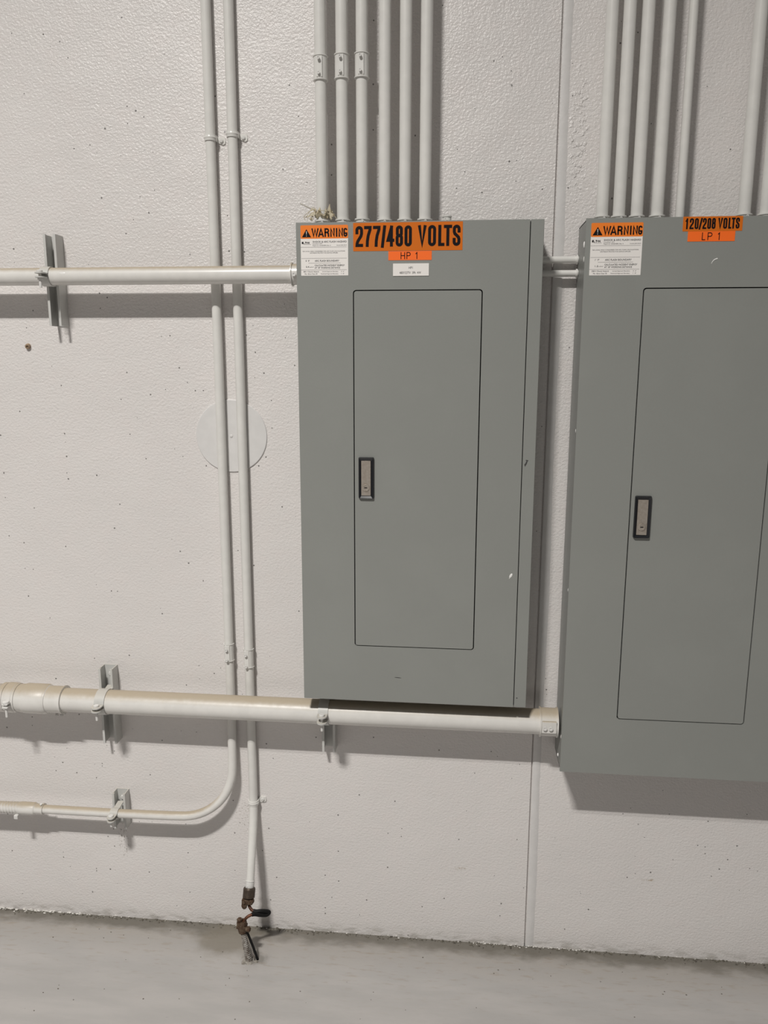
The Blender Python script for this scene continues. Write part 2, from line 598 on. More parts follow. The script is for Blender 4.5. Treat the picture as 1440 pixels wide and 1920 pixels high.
def ribbon(mb, pts, closed, t, y, ox, oz):
    """A flat stroke of width t along pts, on the plane y, with mitred corners."""
    q = [Vector(p) for p in pts]
    p2 = [q[0]]
    for v in q[1:]:
        if (v - p2[-1]).length > 1e-6:
            p2.append(v)
    if closed and (p2[0] - p2[-1]).length < 1e-6:
        p2.pop()
    n = len(p2)
    L, Rr = [], []
    for i in range(n):
        a = p2[i - 1] if (i or closed) else None
        b = p2[(i + 1) % n] if (i < n - 1 or closed) else None
        d0 = (p2[i] - a).normalized() if a is not None else None
        d1 = (b - p2[i]).normalized() if b is not None else None
        p = p2[i]
        if d0 is None:
            p = p - d1 * (t / 2)
            m = Vector((-d1.y, d1.x))
        elif d1 is None:
            p = p + d0 * (t / 2)
            m = Vector((-d0.y, d0.x))
        else:
            n0, n1 = Vector((-d0.y, d0.x)), Vector((-d1.y, d1.x))
            m = n0 + n1
            m = m.normalized() if m.length > 1e-5 else n0
            m = m * min(1 / max(m.dot(n0), 0.2), 2.2)
        L.append(p + m * t / 2)
        Rr.append(p - m * t / 2)
    mb.layer = getattr(mb, 'layer', 0) + 1
    y -= 0.000004 * (mb.layer % 40)
    vl = [mb.bm.verts.new((ox + v.x, y, oz + v.y)) for v in L]
    vr = [mb.bm.verts.new((ox + v.x, y, oz + v.y)) for v in Rr]
    for i in range(n if closed else n - 1):
        j = (i + 1) % n
        f = mb.bm.faces.new((vl[i], vl[j], vr[j], vr[i]))
        f.normal_update()
        if f.normal.y > 0:
            f.normal_flip()


def word(mb, letters, y, z0, z1, t):
    """letters: (character, x0, x1) in metres, each filling its own box."""
    for ch, x0, x1 in letters:
        for pts, closed in glyph(ch, (x1 - x0) - t, (z1 - z0) - t):
            ribbon(mb, pts, closed, t, y, x0 + t / 2, z0 + t / 2)


def typeset(mb, text, x, y, z, h, width=None, align='LEFT', bold=0.0):
    """A line of small print set in the built-in typeface, h = capital height, squeezed to width."""
    cu = bpy.data.curves.new('print', 'FONT')
    cu.body = text
    cu.size = 1.0
    cu.offset = bold
    cu.resolution_u = 2
    ob = bpy.data.objects.new('print', cu)
    COL.objects.link(ob)
    dg = bpy.context.evaluated_depsgraph_get()
    me = bpy.data.meshes.new_from_object(ob.evaluated_get(dg))
    COL.objects.unlink(ob)
    xs = [v.co.x for v in me.vertices]
    if xs:
        k = h / 0.73
        w = (max(xs) - min(xs))
        kx = width / w if width else k
        ww = w * kx
        x0 = x - (ww / 2 if align == 'CENTER' else 0)
        for v in me.vertices:
            v.co = Vector((x0 + (v.co.x - min(xs)) * kx, y, z + v.co.y * k))
        mb.bm.from_mesh(me)
    bpy.data.meshes.remove(me)
    bpy.data.objects.remove(ob)
    bpy.data.curves.remove(cu)


def flat(mb, x0, x1, z0, z1, y0, y1, rad=0.0):
    """A thin sticker, its corners rounded."""
    if rad <= 0:
        pts = [(x0, z0), (x1, z0), (x1, z1), (x0, z1)]
    else:
        pts = []
        for cx, cz, a in ((x1 - rad, z1 - rad, 0), (x0 + rad, z1 - rad, 90), (x0 + rad, z0 + rad, 180), (x1 - rad, z0 + rad, 270)):
            pts += carc(cx, cz, rad, rad, a, a + 90, 5)
    mb.prism(pts, 'y', y0, y1)
    return mb


FRONT = -0.110                                     # face of the panel covers


def warning_label(panel, x0, x1, z0, z1, words_):
    """Arc-flash sticker: orange header over a white ruled body."""
    w = x1 - x0
    zh = z1 - 0.265 * (z1 - z0)
    base = flat(MB(), x0, x1, z0, zh + 0.001, FRONT, FRONT - 0.0003, 0.0008).build('warning_label', M['white'], panel, 0)
    tag(base, 'white shock and arc flash warning sticker with orange header')
    flat(MB(), x0, x1, zh, z1, FRONT, FRONT - 0.0004, 0.002).build('label_header', M['orange'], base, 0)
    yi = FRONT - 0.0007
    fx = lambda u: x0 + u * w
    hz = lambda v: z1 - v * (z1 - z0)              # v measured downwards
    big = MB()
    f = big.bm.faces.new([big.bm.verts.new((a, yi, b)) for a, b in ((fx(.03), hz(.235)), (fx(.222), hz(.235)), (fx(.126), hz(.075)))])
    f.normal_update()
    if f.normal.y > 0:
        f.normal_flip()
    lt = [(.232, .382), (.372, .492), (.506, .606), (.628, .722), (.745, .778), (.802, .896), (.905, .985)]
    word(big, [(c, fx(a), fx(b)) for c, (a, b) in zip('WARNING', lt)], yi, hz(.232), hz(.062), 0.0028)
    # maker's mark
    for c, a, b in (('E', .025, .062), ('T', .092, .126), ('N', .148, .186)):
        word(big, [(c, fx(a), fx(b))], yi, hz(.365), hz(.325), 0.0010)
    for a, b, v0, v1 in ((.068, .082, .352, .366), (.128, .142, .338, .352)):
        big.box(fx(a), fx(b), yi, yi + 0.0001, hz(v1), hz(v0))
    big.build('lettering', M['ink'], base, 0)
    ex = MB()
    ex.prism([(fx(.119), hz(.118)), (fx(.133), hz(.118)), (fx(.130), hz(.185)), (fx(.122), hz(.185))], 'y', yi - 0.0001, yi - 0.0002)
    ex.box(fx(.121), fx(.131), yi - 0.0002, yi - 0.0001, hz(.218), hz(.202))
    ex.build('exclamation_mark', M['white'], base, 0)
    sm = MB()
    T = lambda s, u, v, h, ww, al='LEFT', b=0.0: typeset(sm, s, fx(u), yi, hz(v), h * (z1 - z0), ww * w, al, b)
    T('SHOCK & ARC FLASH HAZARD', .255, .342, .034, .715, b=0.006)
    T('Location: ' + words_[0], .255, .375, .020, .20)
    T('Report #: ' + words_[1], .255, .408, .020, .38)
    T('Issued: JAN 2019', .76, .405, .018, .21)
    T('NO LOCAL MAIN CONSIDERED FOR ARC FLASH CALCULATIONS.', .49, .522, .019, .90, 'CENTER')
    T('UPSTREAM PROTECTIVE DEVICE APPLIED.', .49, .556, .019, .60, 'CENTER')
    T(words_[2], .10, .720, .034, .085, b=0.004)
    T('ARC FLASH BOUNDARY', .295, .720, .036, .515, b=0.006)
    T(words_[3], .105, .838, .032, .065, b=0.004)
    T('cal/cm\u00b2', .178, .836, .020, .095)
    T('CALCULATED INCIDENT ENERGY', .29, .810, .033, .635, b=0.006)
    T('AT 18" WORKING DISTANCE', .29, .858, .033, .535, b=0.006)
    T(words_[4] + ' V Shock Hazard', .045, .930, .026, .33)
    T('Min. Glove Class: 00', .075, .975, .024, .27)
    T('Limited Approach Boundary', .45, .927, .020, .34)
    T('Restricted Approach Boundary', .42, .972, .020, .37)
    T("3'  6\"", .85, .927, .020, .065)
    T("1'  0\"", .85, .972, .020, .065)
    for v, a, b in ((.432, .0, .97), (.655, .01, .97), (.748, .16, .84), (.885, .0, .97), (.378, .06, .215)):
        sm.box(fx(a), fx(b), yi, yi + 0.0001, hz(v) - 0.00012, hz(v) + 0.00012)
    sm.build('small_print', M['grey_ink'], base, 0)
    return base


def volt_sign(panel, x0, x1, z0, z1, letters, t, what):
    base = flat(MB(), x0, x1, z0, z1, FRONT, FRONT - 0.0004, 0.0006).build('voltage_sign', M['deep_orange'], panel, 0)
    tag(base, 'orange voltage sign reading ' + what + ' VOLTS')
    w, h = x1 - x0, z1 - z0
    lt = MB()
    word(lt, [(c, x0 + a * w, x0 + b * w) for c, a, b in letters], FRONT - 0.0007, z0 + 0.15 * h, z0 + 0.885 * h, t)
    lt.build('lettering', M['ink'], base, 0)


def tape_label(panel, x0, x1, z0, z1, letters, what):
    base = flat(MB(), x0, x1, z0, z1, FRONT, FRONT - 0.0005).build('name_tape', M['neon'], panel, 0)
    tag(base, 'fluorescent orange tape label reading ' + what)
    lt = MB()
    w, h = x1 - x0, z1 - z0
    word(lt, [(c, x0 + a * w, x0 + b * w) for c, a, b in letters], FRONT - 0.0008, z0 + 0.12 * h, z0 + 0.88 * h, 0.0014)
    lt.build('lettering', M['ink'], base, 0)


# ------------------------------------------------------------------ electrical panels
def rounded(x0, x1, z0, z1, r, n=6):
    out = []
    for cx, cz, a in ((x1 - r, z1 - r, 0), (x0 + r, z1 - r, 90), (x0 + r, z0 + r, 180), (x1 - r, z0 + r, 270)):
        out += carc(cx, cz, r, r, a, a + 90, n)
    return out


def make_panel(label, x0, x1, z0, z1, strip, door, latch):
    p = thing('electrical_panel', label, 'electrical panel', (x0, 0, z0))
    # steel box: five sheets round a dark hollow
    e = MB()
    i0, i1, b, t = x0 + 0.0015, x1 - 0.0015, FRONT + 0.007, 0.002
    e.box(i0, i1, -0.006, -0.004, z0 + .001, z1 - .001)
    e.box(i0, i0 + t, b, -0.004, z0 + .001, z1 - .001)
    e.box(i1 - t, i1, b, -0.004, z0 + .001, z1 - .001)
    e.box(i0, i1, b, -0.004, z0 + .001, z0 + .001 + t)
    e.box(i0, i1, b, -0.004, z1 - .001 - t, z1 - .001)
    for sx in (x0 + 0.05, x1 - 0.05):              # stand-offs to the wall
        for sz in (z0 + 0.06, z1 - 0.06):
            e.cyl((sx, -0.005, sz), (sx, 0.0, sz), 0.012, 16)
    e.build('box', M['enamel'], p, 0)
    c = MB()
    c.box(i0 + .003, i1 - .003, FRONT + 0.040, FRONT + 0.042, z0 + .004, z1 - .004)
    c.build('dead_front', M['inside'], p, 0)
    # front cover with a rounded opening for the door
    dx0, dx1, dz0, dz1 = door
    g = 0.0011
    xc = strip - 0.0009
    cv = MB()
    inner = rounded(dx0 - g, dx1 + g, dz0 - g, dz1 + g, 0.0065)
    corners = [(xc, z1), (x0, z1), (x0, z0), (xc, z0)]
    n = len(inner) // 4
    rows = []
    for yy in (FRONT, FRONT + 0.006):
        vi = [cv.bm.verts.new((a, yy, bz)) for a, bz in inner]
        vo = [cv.bm.verts.new((a, yy, bz)) for a, bz in corners]
        for q in range(4):
            for k in range(n - 1):
                cv.bm.faces.new((vi[q * n + k], vi[q * n + k + 1], vo[q]))
            cv.bm.faces.new((vi[q * n + n - 1], vi[(q * n + n) % (4 * n)], vo[(q + 1) % 4], vo[q]))
        rows.append((vi, vo))
    for a, bb in ((rows[0][0], rows[1][0]), (rows[0][1], rows[1][1])):
        for k in range(len(a)):
            cv.bm.faces.new((a[k], a[(k + 1) % len(a)], bb[(k + 1) % len(a)], bb[k]))
    cv.build('front_cover', M['enamel'], p, 0)
    s = MB()
    s.box(strip + 0.0009, x1, FRONT, FRONT + 0.006, z0, z1, 0.0006, 1)
    so = s.build('cover_strip', M['enamel'], p, 30)
    h = MB()
    h.cyl((strip + 0.0065, FRONT - 0.0003, z0 + 0.021), (strip + 0.0065, FRONT, z0 + 0.021), 0.0013, 12)
    h.build('screw', M['inside'], so)
    d = MB()
    d.prism(rounded(dx0 + g, dx1 - g, dz0 + g, dz1 - g, 0.005), 'y', FRONT - 0.0002, FRONT + 0.006)
    do = d.build('door', M['enamel'], p, 0)
    # latch: bevelled black frame, nickel plate, round lock
    lx0, lx1, lz0, lz1 = latch
    fr = MB()
    out_, mid_, in_ = rounded(lx0, lx1, lz0, lz1, 0.003), rounded(lx0 + .0012, lx1 - .0012, lz0 + .0012, lz1 - .0012, 0.0024), rounded(lx0 + .0055, lx1 - .0062, lz0 + .0064, lz1 - .0072, 0.0008)
    lay = [(out_, FRONT), (out_, FRONT - .003), (mid_, FRONT - .006), (in_, FRONT - .0035), (in_, FRONT - .0006)]
    vr = [[fr.bm.verts.new((a, y, z)) for a, z in loop] for loop, y in lay]
    for A, B in zip(vr, vr[1:]):
        for k in range(len(A)):
            fr.bm.faces.new((A[k], A[(k + 1) % len(A)], B[(k + 1) % len(A)], B[k]))
    fr.bm.faces.new(vr[-1])
    tag(fr.build('latch_frame', M['black'], do, 25), 'black bevelled latch frame')
    pl = MB()
    px0, px1, pz0, pz1 = lx0 + .0059, lx1 - .0066, lz0 + .0068, lz1 - .0076
    pl.box(px0, px1, FRONT - .0052, FRONT - .0008, pz0, pz1, 0.0004, 1)
    for k in range(6):                             # stamped maker's mark, worn to illegible ticks
        pl.box(px0 + .0045 + k * .0019, px0 + .0056 + k * .0019, FRONT - .0055, FRONT - .0051, pz1 - .0070, pz1 - .0048)
    tag(pl.build('latch_plate', M['nickel'], do, 30), 'brushed nickel latch plate')
    cx, cz = (px0 + px1) / 2 - .0003, lz0 + 0.0232
    lk = MB()
    y = FRONT - .0052
    lk.lathe((cx, y, cz), (0, -1, 0), [(0, .0088), (.0004, .0088), (.0004, .0082), (.0001, .0079), (.0001, .0074), (.0011, .0072), (.0013, .0066), (.0013, .0048), (.0008, .0046), (.0008, 0)], 32)
    tag(lk.build('lock_cylinder', M['nickel'], do, 30), 'round nickel lock')
    kh = MB()
    kh.box(cx - .0031, cx + .0031, y - .0011, y - .0007, cz - .0009, cz + .0011, 0.0003, 1)
    kh.build('keyhole', M['ink'], do, 0)
    return p, do


p1, d1 = make_panel('large grey electrical panel under the orange 277/480 VOLTS sign', -0.3318, 0.1503, 0.6713, 1.6675, 0.1243, (-0.2181, 0.0357, 0.7975, 1.5380), (-0.2090, -0.1768, 1.1200, 1.2064))
p2, d2 = make_panel('taller grey electrical panel under the orange 120/208 VOLTS sign', 0.2287, 0.7408, 0.5270, 1.6675, 0.7150, (0.3426, 0.6012, 0.6550, 1.5385), (0.3508, 0.3836, 1.0498, 1.1363))

warning_label(p1, -0.3226, -0.2282, 1.5669, 1.6622, ('HP1', '1234567890, Rev. 0', "0'  9\"", '0.4', '480'))
warning_label(p2, 0.2385, 0.3346, 1.5630, 1.6588, ('LP1', '1234567890, Rev. 0', "1'  7\"", '1.2', '208'))

L1 = [('2', .021, .091), ('7', .101, .170), ('7', .183, .252), ('/', .256, .303), ('4', .307, .377), ('8', .391, .458), ('0', .472, .539),
      ('V', .595, .671), ('O', .687, .759), ('L', .779, .836), ('T', .829, .903), ('S', .910, .980)]
volt_sign(p1, -0.2180, -0.0046, 1.6124, 1.6654, L1, 0.0058, '277/480')
L2 = [('1', .040, .092), ('2', .112, .182), ('0', .198, .262), ('/', .268, .326), ('2', .330, .396), ('0', .410, .472), ('8', .484, .548),
      ('V', .588, .664), ('O', .676, .742), ('L', .762, .812), ('T', .812, .876), ('S', .884, .948)]
volt_sign(p2, 0.4068, 0.5148, 1.6413, 1.6676, L2, 0.0029, '120/208')
tape_label(p1, -0.1487, -0.0639, 1.5947, 1.6117, [('H', .285, .385), ('P', .42, .515), ('1', .625, .685)], 'HP 1')
tape_label(p2, 0.4171, 0.5028, 1.6230, 1.6411, [('L', .30, .375), ('P', .42, .52), ('1', .635, .69)], 'LP 1')

pc = flat(MB(), -0.1394, -0.0690, 1.5650, 1.5884, FRONT, FRONT - 0.0012, 0.0006).build('name_plate', M['white'], p1, 0)
tag(pc, 'small white name plate reading HP1 480Y/277V 3Ph 4W')
sm = MB()
typeset(sm, 'HP1', -0.1045, FRONT - 0.0015, 1.5782, 0.0046, 0.0078, 'CENTER')
typeset(sm, '480Y/277V  3Ph  4W', -0.1055, FRONT - 0.0015, 1.5688, 0.0046, 0.0420, 'CENTER')
sm.build('lettering', M['grey_ink'], pc, 0)


def blob(parent, x, y, z, sx, sy, sz, rot=0.0, name='paint_spot', material='white_paint'):
    b = MB()
    b.ball((0, 0, 0), 1.0, (sx, sy, sz), 2, 0.10)
    R = Matrix.Rotation(rot, 3, 'Y')
    for v in b.bm.verts:
        v.co = R @ v.co + Vector((x, y, z))
    return b.build(name, M[material], parent, 60)


# splashes, chips and fixing-hole plugs on the two panels
tag(blob(p1, 0.1095, FRONT, 0.9630, .0026, .0006, .0052, 0.5), 'white paint splash')
blob(p1, 0.1068, FRONT, 0.9575, .0006, .0004, .0018, 0.3)
tag(blob(p1, 0.1325, FRONT, 1.1985, .0016, .0003, .0056, 0.35, 'scuff_mark', 'inside'), 'dark scuff')
blob(p1, 0.1302, FRONT, 1.1945, .0011, .0003, .0030, -0.2, 'scuff_mark', 'inside')
blob(p1, 0.1340, FRONT, 1.2040, .0030, .0003, .0012, 0.2, 'scuff_mark', 'inside')
blob(p1, -0.1250, FRONT, 0.7275, .0080, .0002, .0008, 0.06, 'scuff_mark', 'inside')
sc = MB()
sc.tube(spline([(0.4640, FRONT, 1.5825), (0.4660, FRONT, 1.5865), (0.4695, FRONT, 1.5900), (0.4745, FRONT, 1.5918)], 5), .0007, 6, rad=[.0003 + .0009 * (k / 15) for k in range(16)])
tag(sc.build('scratch', M['white_paint'], p2), 'pale chipped scratch')
X2 = 0.2302
for yy, zz, sy, sz in ((-.088, 1.6225, .0036, .0080), (-.098, 1.5940, .0030, .0075), (-.101, 1.2640, .0028, .0062), (-.101, 0.9330, .0028, .0062), (-.100, 0.6035, .0028, .0065), (-.060, 0.5400, .0045, .0050)):
    tag(blob(p2, X2, yy, zz, .0022, sy * .8, sz * .85, 0.0, 'hole_plug'), 'white painted hole plug')

# ------------------------------------------------------------------ vertical conduits over the panels
RC = 0.0117
YC = -0.048


def screw_at(parent, x, y, z, r=0.0030, L=0.0055, d=(0, -1, 0), material='screw'):
    s = MB()
    D = Vector(d).normalized()
    s.lathe((x, y, z), D, [(-.004, r * .62), (L * .5, r * .62), (L * .5, r), (L, r), (L, r * .45), (L * .8, r * .3), (L * .8, 0)], 12)
    return s.build('screw', M[material], parent, 30)


def connector(root, x, y, ztop, r):
    c = MB()
    z = ztop
    c.lathe((x, y, z - 0.003), (0, 0, 1), [(0, 0), (0, r * 1.28), (.004, r * 1.28), (.004, r * 1.12), (.0150, r * 1.12), (.0150, r * 1.30), (.0175, r * 1.30), (.0175, r * 0.99)], 32)
    o = c.build('connector', M['conduit'], root)
    screw_at(o, x + 0.002, y - r * 1.10, z + 0.0090, 0.0026, 0.003)
    return o


def straight_conduit(label, group, x, y, r, z0, ztop, couple=None, conn=True):
    t = thing('conduit', label, 'conduit', (x, y, z0), group)
    if couple:
        ca, cb = couple
        MB().cyl((x, y, z0 + .002), (x, y, (ca + cb) / 2 - .001), r).build('tube', M['conduit'], t)
        MB().cyl((x, y, (ca + cb) / 2 + .001), (x, y, ztop), r).build('tube', M['conduit'], t)
        k = MB()
        k.lathe((x, y, ca), (0, 0, 1), [(0, r), (0, r * 1.28), (.0018, r * 1.28), (.0018, r * 1.16), (cb - ca - .0018, r * 1.16), (cb - ca - .0018, r * 1.28), (cb - ca, r * 1.28), (cb - ca, r)], 32)
        # flattened boss that carries the set screws
        k.box(x - r * .52, x + r * .52, y - r * 1.24, y, ca + .003, cb - .003, 0.0012, 1)
        ko = k.build('coupling', M['conduit'], t)
        screw_at(ko, x - .001, y - r * 1.22, cb - .0085, .0030, .0065)
        screw_at(ko, x - .001, y - r * 1.22, ca + .0105, .0030, .0045)
    else:
        MB().cyl((x, y, z0 + .002), (x, y, ztop), r).build('tube', M['conduit'], t)
    if conn:
        connector(t, x, y, z0, r)
    return t


G1 = 'six conduits above the 277/480 panel'
PT = 1.6665                                        # top of the boxes
m1 = straight_conduit('vertical conduit with a coupling, rising out of the frayed tape on the 277/480 panel', G1, -0.2898, YC, RC, PT, 2.7, (1.9428, 1.9878))
copy_tree(m1, None, (-0.2476 + 0.2898, 0, 0.0015), 'second vertical conduit from the left over the 277/480 panel, with a coupling')
copy_tree(m1, None, (-0.2079 + 0.2898, 0, 0.0022), 'third vertical conduit over the 277/480 panel, rightmost of the three with couplings')
m4 = straight_conduit('plain vertical conduit just right of the three coupled ones over the 277/480 panel', G1, -0.1625, YC, RC, PT, 2.7)
copy_tree(m4, None, (-0.1216 + 0.1625, 0, 0), 'middle one of the three plain vertical conduits over the 277/480 panel')
copy_tree(m4, None, (-0.0812 + 0.1625, 0, 0), 'rightmost vertical conduit over the 277/480 panel, next to the bare wall')
G2 = 'conduits above the 120/208 panel'
for x, lab in ((0.2669, 'leftmost vertical conduit over the 120/208 panel, nearest the wall joint'),
               (0.2994, 'second vertical conduit from the wall joint over the 120/208 panel'),
               (0.3336, 'third vertical conduit from the wall joint over the 120/208 panel'),
               (0.3722, 'fourth vertical conduit over the 120/208 panel, left of the thin one'),
               (0.5359, 'vertical conduit right of the wide bare gap over the 120/208 panel'),
               (0.5764, 'vertical conduit cut off by the right edge of the photo over the 120/208 panel')):
    c = copy_tree(m4, None, (x + 0.1625, 0, 0), lab)
    c['group'] = G2
straight_conduit('thin vertical conduit, slimmest one over the 120/208 panel', G2, 0.4165, -0.042, 0.0083, PT, 2.7, None, False)

st = thing('conduit_connector', 'empty white capped connector stub on top of the 277/480 panel', 'connector', (-0.0366, YC, PT))
k = MB()
k.lathe((-0.0366, YC, PT), (0, 0, 1), [(0, 0), (0, .0115), (.003, .0115), (.003, .0085), (.0175, .0085), (.0175, .0098), (.0195, .0098), (.0195, .006), (.012, .006), (.012, 0)], 24)
k.build('body', M['conduit'], st)
screw_at(st, -0.0395, YC - .0083, PT + .0115, .0030, .005)

# ------------------------------------------------------------------ frayed tape and cable tie on the first conduit
tp = thing('frayed_tape', 'frayed dry tape and string at the foot of a conduit on the 277/480 panel', 'tape', (-0.2898, YC, 1.668))
k = MB()
rs = random.Random(11)
prev = None
for i in range(0, 25):                              # crumpled wrap round the conduit
    a = math.radians(-70 + i * 12)
    rr = RC + .0025 + rs.uniform(0, .0035)
    zlo, zhi = 1.684 + rs.uniform(-.002, .004), 1.694 + rs.uniform(-.003, .012)
    row = [k.bm.verts.new((-0.2898 + math.sin(a) * q, YC - math.cos(a) * q, z)) for q, z in ((rr - .002, zlo), (rr + .002, (zlo + zhi) / 2), (rr - .001, zhi))]
    if prev:
        for j in range(2):
            k.bm.faces.new((prev[j], prev[j + 1], row[j + 1], row[j]))
    prev = row
k.build('wrap', M['tape'], tp, 20)
k = MB()
for _ in range(26):
    x = -0.2898 + rs.choice((-1, 1, 1)) * rs.uniform(.006, .026)
    k.ball((x, YC - rs.uniform(-.004, .012), 1.683 + rs.uniform(0, .018)), rs.uniform(.0012, .0036), (1, .7, 1.1), 1, .7)
k.build('crumbs', M['tape'], tp, 30)
tie = MB()
tie.tube([(-0.3325, YC - .012, 1.7130), (-0.3150, YC - .013, 1.7045), (-0.3000, YC - .013, 1.6975)], .0013, 8, rad=[.0010, .0014, .0013])
tag(tie.build('cable_tie_tail', M['tie'], tp), 'grey stiff cable tie tail')
k = MB()
for pts in ([(-.300, -.075, 1.6985), (-.311, -.076, 1.698), (-.3165, -.077, 1.690), (-.3215, -.078, 1.6835)],
            [(-.300, -.074, 1.6960), (-.309, -.076, 1.694), (-.3135, -.077, 1.688), (-.318, -.078, 1.680)],
            [(-.299, -.074, 1.6930), (-.303, -.077, 1.689), (-.305, -.078, 1.682), (-.309, -.078, 1.677)],
            [(-.3115, -.076, 1.6975), (-.319, -.077, 1.692), (-.3235, -.078, 1.686), (-.3215, -.078, 1.679)],
            [(-.296, -.076, 1.6985), (-.2885, -.080, 1.6975), (-.281, -.078, 1.6965), (-.276, -.070, 1.690)],
            [(-.299, -.074, 1.7000), (-.305, -.075, 1.7045), (-.309, -.076, 1.702), (-.3085, -.076, 1.698)],
            [(-.279, -.073, 1.6960), (-.276, -.070, 1.702), (-.274, -.066, 1.7095), (-.2735, -.064, 1.712)],
            [(-.275, -.070, 1.6930), (-.268, -.070, 1.692), (-.262, -.069, 1.687), (-.259, -.068, 1.682)]):
    k.tube(spline(pts, 5), .0006, 6)
o = k.build('string', M['tape'], tp)
o.location.y += 0.012
tag(o, 'loose tan strings')
for a, b, c in (((-.300, -.0755, 1.699), (-.322, -.0775, 1.684), (-.302, -.0765, 1.689)), ((-.299, -.0757, 1.7005), (-.309, -.0765, 1.703), (-.312, -.0765, 1.696)),
                ((-.277, -.072, 1.700), (-.273, -.066, 1.711), (-.270, -.070, 1.695)), ((-.274, -.0715, 1.698), (-.262, -.070, 1.689), (-.272, -.073, 1.684))):
    a, b, c = Vector(a), Vector(b), Vector(c)
    o = Vector((0, .0006, 0))
    k = MB()
    v = [k.bm.verts.new(q) for q in (a, b, c, a + o, b + o, c + o)]
    k.bm.faces.new(v[:3]); k.bm.faces.new((v[5], v[4], v[3]))
    for i in range(3):
        j = (i + 1) % 3
        k.bm.faces.new((v[i], v[j], v[j + 3], v[i + 3]))
    k.build('tape_tail', M['tape'], tp, 0).location.y += 0.012

# ------------------------------------------------------------------ strut channels and pipe clamps
def strut(label, x0, x1, z0, z1, depth, slot=True):
    """An open channel screwed to the wall, its mouth towards the room, lips turned in."""
    t = 0.0022
    lip = 0.0052
    s = MB()
    prof = [(x0, 0), (x1, 0), (x1, -depth), (x1 - lip, -depth), (x1 - lip, -depth + .005), (x1 - lip + t, -depth + .005), (x1 - lip + t, -depth + t),
            (x1 - t, -depth + t), (x1 - t, -t), (x0 + t, -t), (x0 + t, -depth + t), (x0 + lip - t, -depth + t), (x0 + lip - t, -depth + .005), (x0 + lip, -depth + .005), (x0 + lip, -depth), (x0, -depth)]
    s.prism(prof, 'z', z0, z1)
    th = thing('strut_channel', label, 'strut channel', ((x0 + x1) / 2, 0, z0), 'strut channels on the wall')
    s.build('channel', M['strut'], th, 0)
    if slot:
        b = MB()
        b.lathe(((x0 + x1) / 2, -t, z1 - .022), (0, -1, 0), [(0, .006), (.003, .006), (.004, .0045), (.004, 0)], 6)
        b.build('bolt', M['screw'], th, 30)
    return th


def pipe_clamp(label, xc, w, y, z, r, back, ear_y, gap=0.0045, bolt=0.030, flare=0.0):
    """Two half bands hooked in the strut, pinched together by a bolt in front of the pipe."""
    th = thing('pipe_clamp', label, 'pipe clamp', (xc, 0, z - r), 'pipe clamps on the strut channels')
    t = 0.0024
    x0, x1 = xc - w / 2, xc + w / 2
    for sgn in (1, -1):
        h = MB()
        h.band(xc, y, z, r + .0002, r + t, x0, x1, 11 * sgn, 138 * sgn, 30)
        a = math.radians(138)
        py, pz = y - math.cos(a) * (r + t * .5), z + sgn * math.sin(a) * (r + t * .5)
        # leg that runs back to the channel
        h.prism([(py, pz - t / 2), (py, pz + t / 2), (-back + .010, pz + sgn * .004 + t / 2), (-back + .010, pz + sgn * .004 - t / 2)], 'x', x0 + w * .12, x1 - w * .12)
        # rounded ear
        ey = y - (r + t)
        ez = z + sgn * (gap / 2 + t / 2 + .0008)
        rad = w * 0.5
        pts = [(x0, ey + .006), (x1, ey + .006)] + [(xc + rad * math.cos(math.radians(q)), ear_y - rad * math.sin(math.radians(q))) for q in range(0, 181, 15)]
        h.prism(pts, 'z', ez - t / 2, ez + t / 2)
        h.build('half_band', M['strut'], th, 40)
    b = MB()
    zt = z + gap / 2 + t + .0008
    b.cyl((xc, ear_y, zt + .001 - bolt), (xc, ear_y, zt + .004), .0030, 14)
    b.lathe((xc, ear_y, zt), (0, 0, 1), [(0, 0), (0, .0062), (.0035, .0062), (.0045, .005), (.0045, 0)], 16)
    b.lathe((xc, ear_y, z - gap / 2 - t - .0008), (0, 0, -1), [(0, 0), (0, .0058), (.0042, .0058), (.0042, 0)], 6)
    b.build('bolt', M['screw'], th, 30)
    return th


strut('strut channel on the upper left wall behind the top horizontal conduit', -0.8960, -0.8685, 1.4748, 1.6650, 0.034)
pipe_clamp('clamp round the top horizontal conduit', -0.8800, 0.020, -0.055, 1.5755, 0.0180, 0.034, -0.0875, bolt=.032)
strut('strut channel behind the thick pipe at lower left', -0.8412, -0.8075, 0.4965, 0.6855, 0.032)
pipe_clamp('clamp with thin bolt round the thick pipe at lower left', -0.8165, 0.0235, -0.062, 0.6184, 0.0277, 0.032, -0.103, bolt=.034)
strut('short strut channel behind the thin low horizontal conduit', -0.8310, -0.7985, 0.268, 0.3615, 0.027)
pipe_clamp('small clamp round the thin low horizontal conduit', -0.8140, 0.0190, -0.050, 0.3242, 0.0106, 0.027, -0.0745, bolt=.026)
strut('strut channel half hidden under the 277/480 panel', -0.3075, -0.2770, 0.5030, 0.6640, 0.032)
pipe_clamp('clamp with wide washers round the thick pipe under the 277/480 panel', -0.2945, 0.0225, -0.062, 0.6184, 0.0277, 0.032, -0.103, gap=.010, bolt=.036)

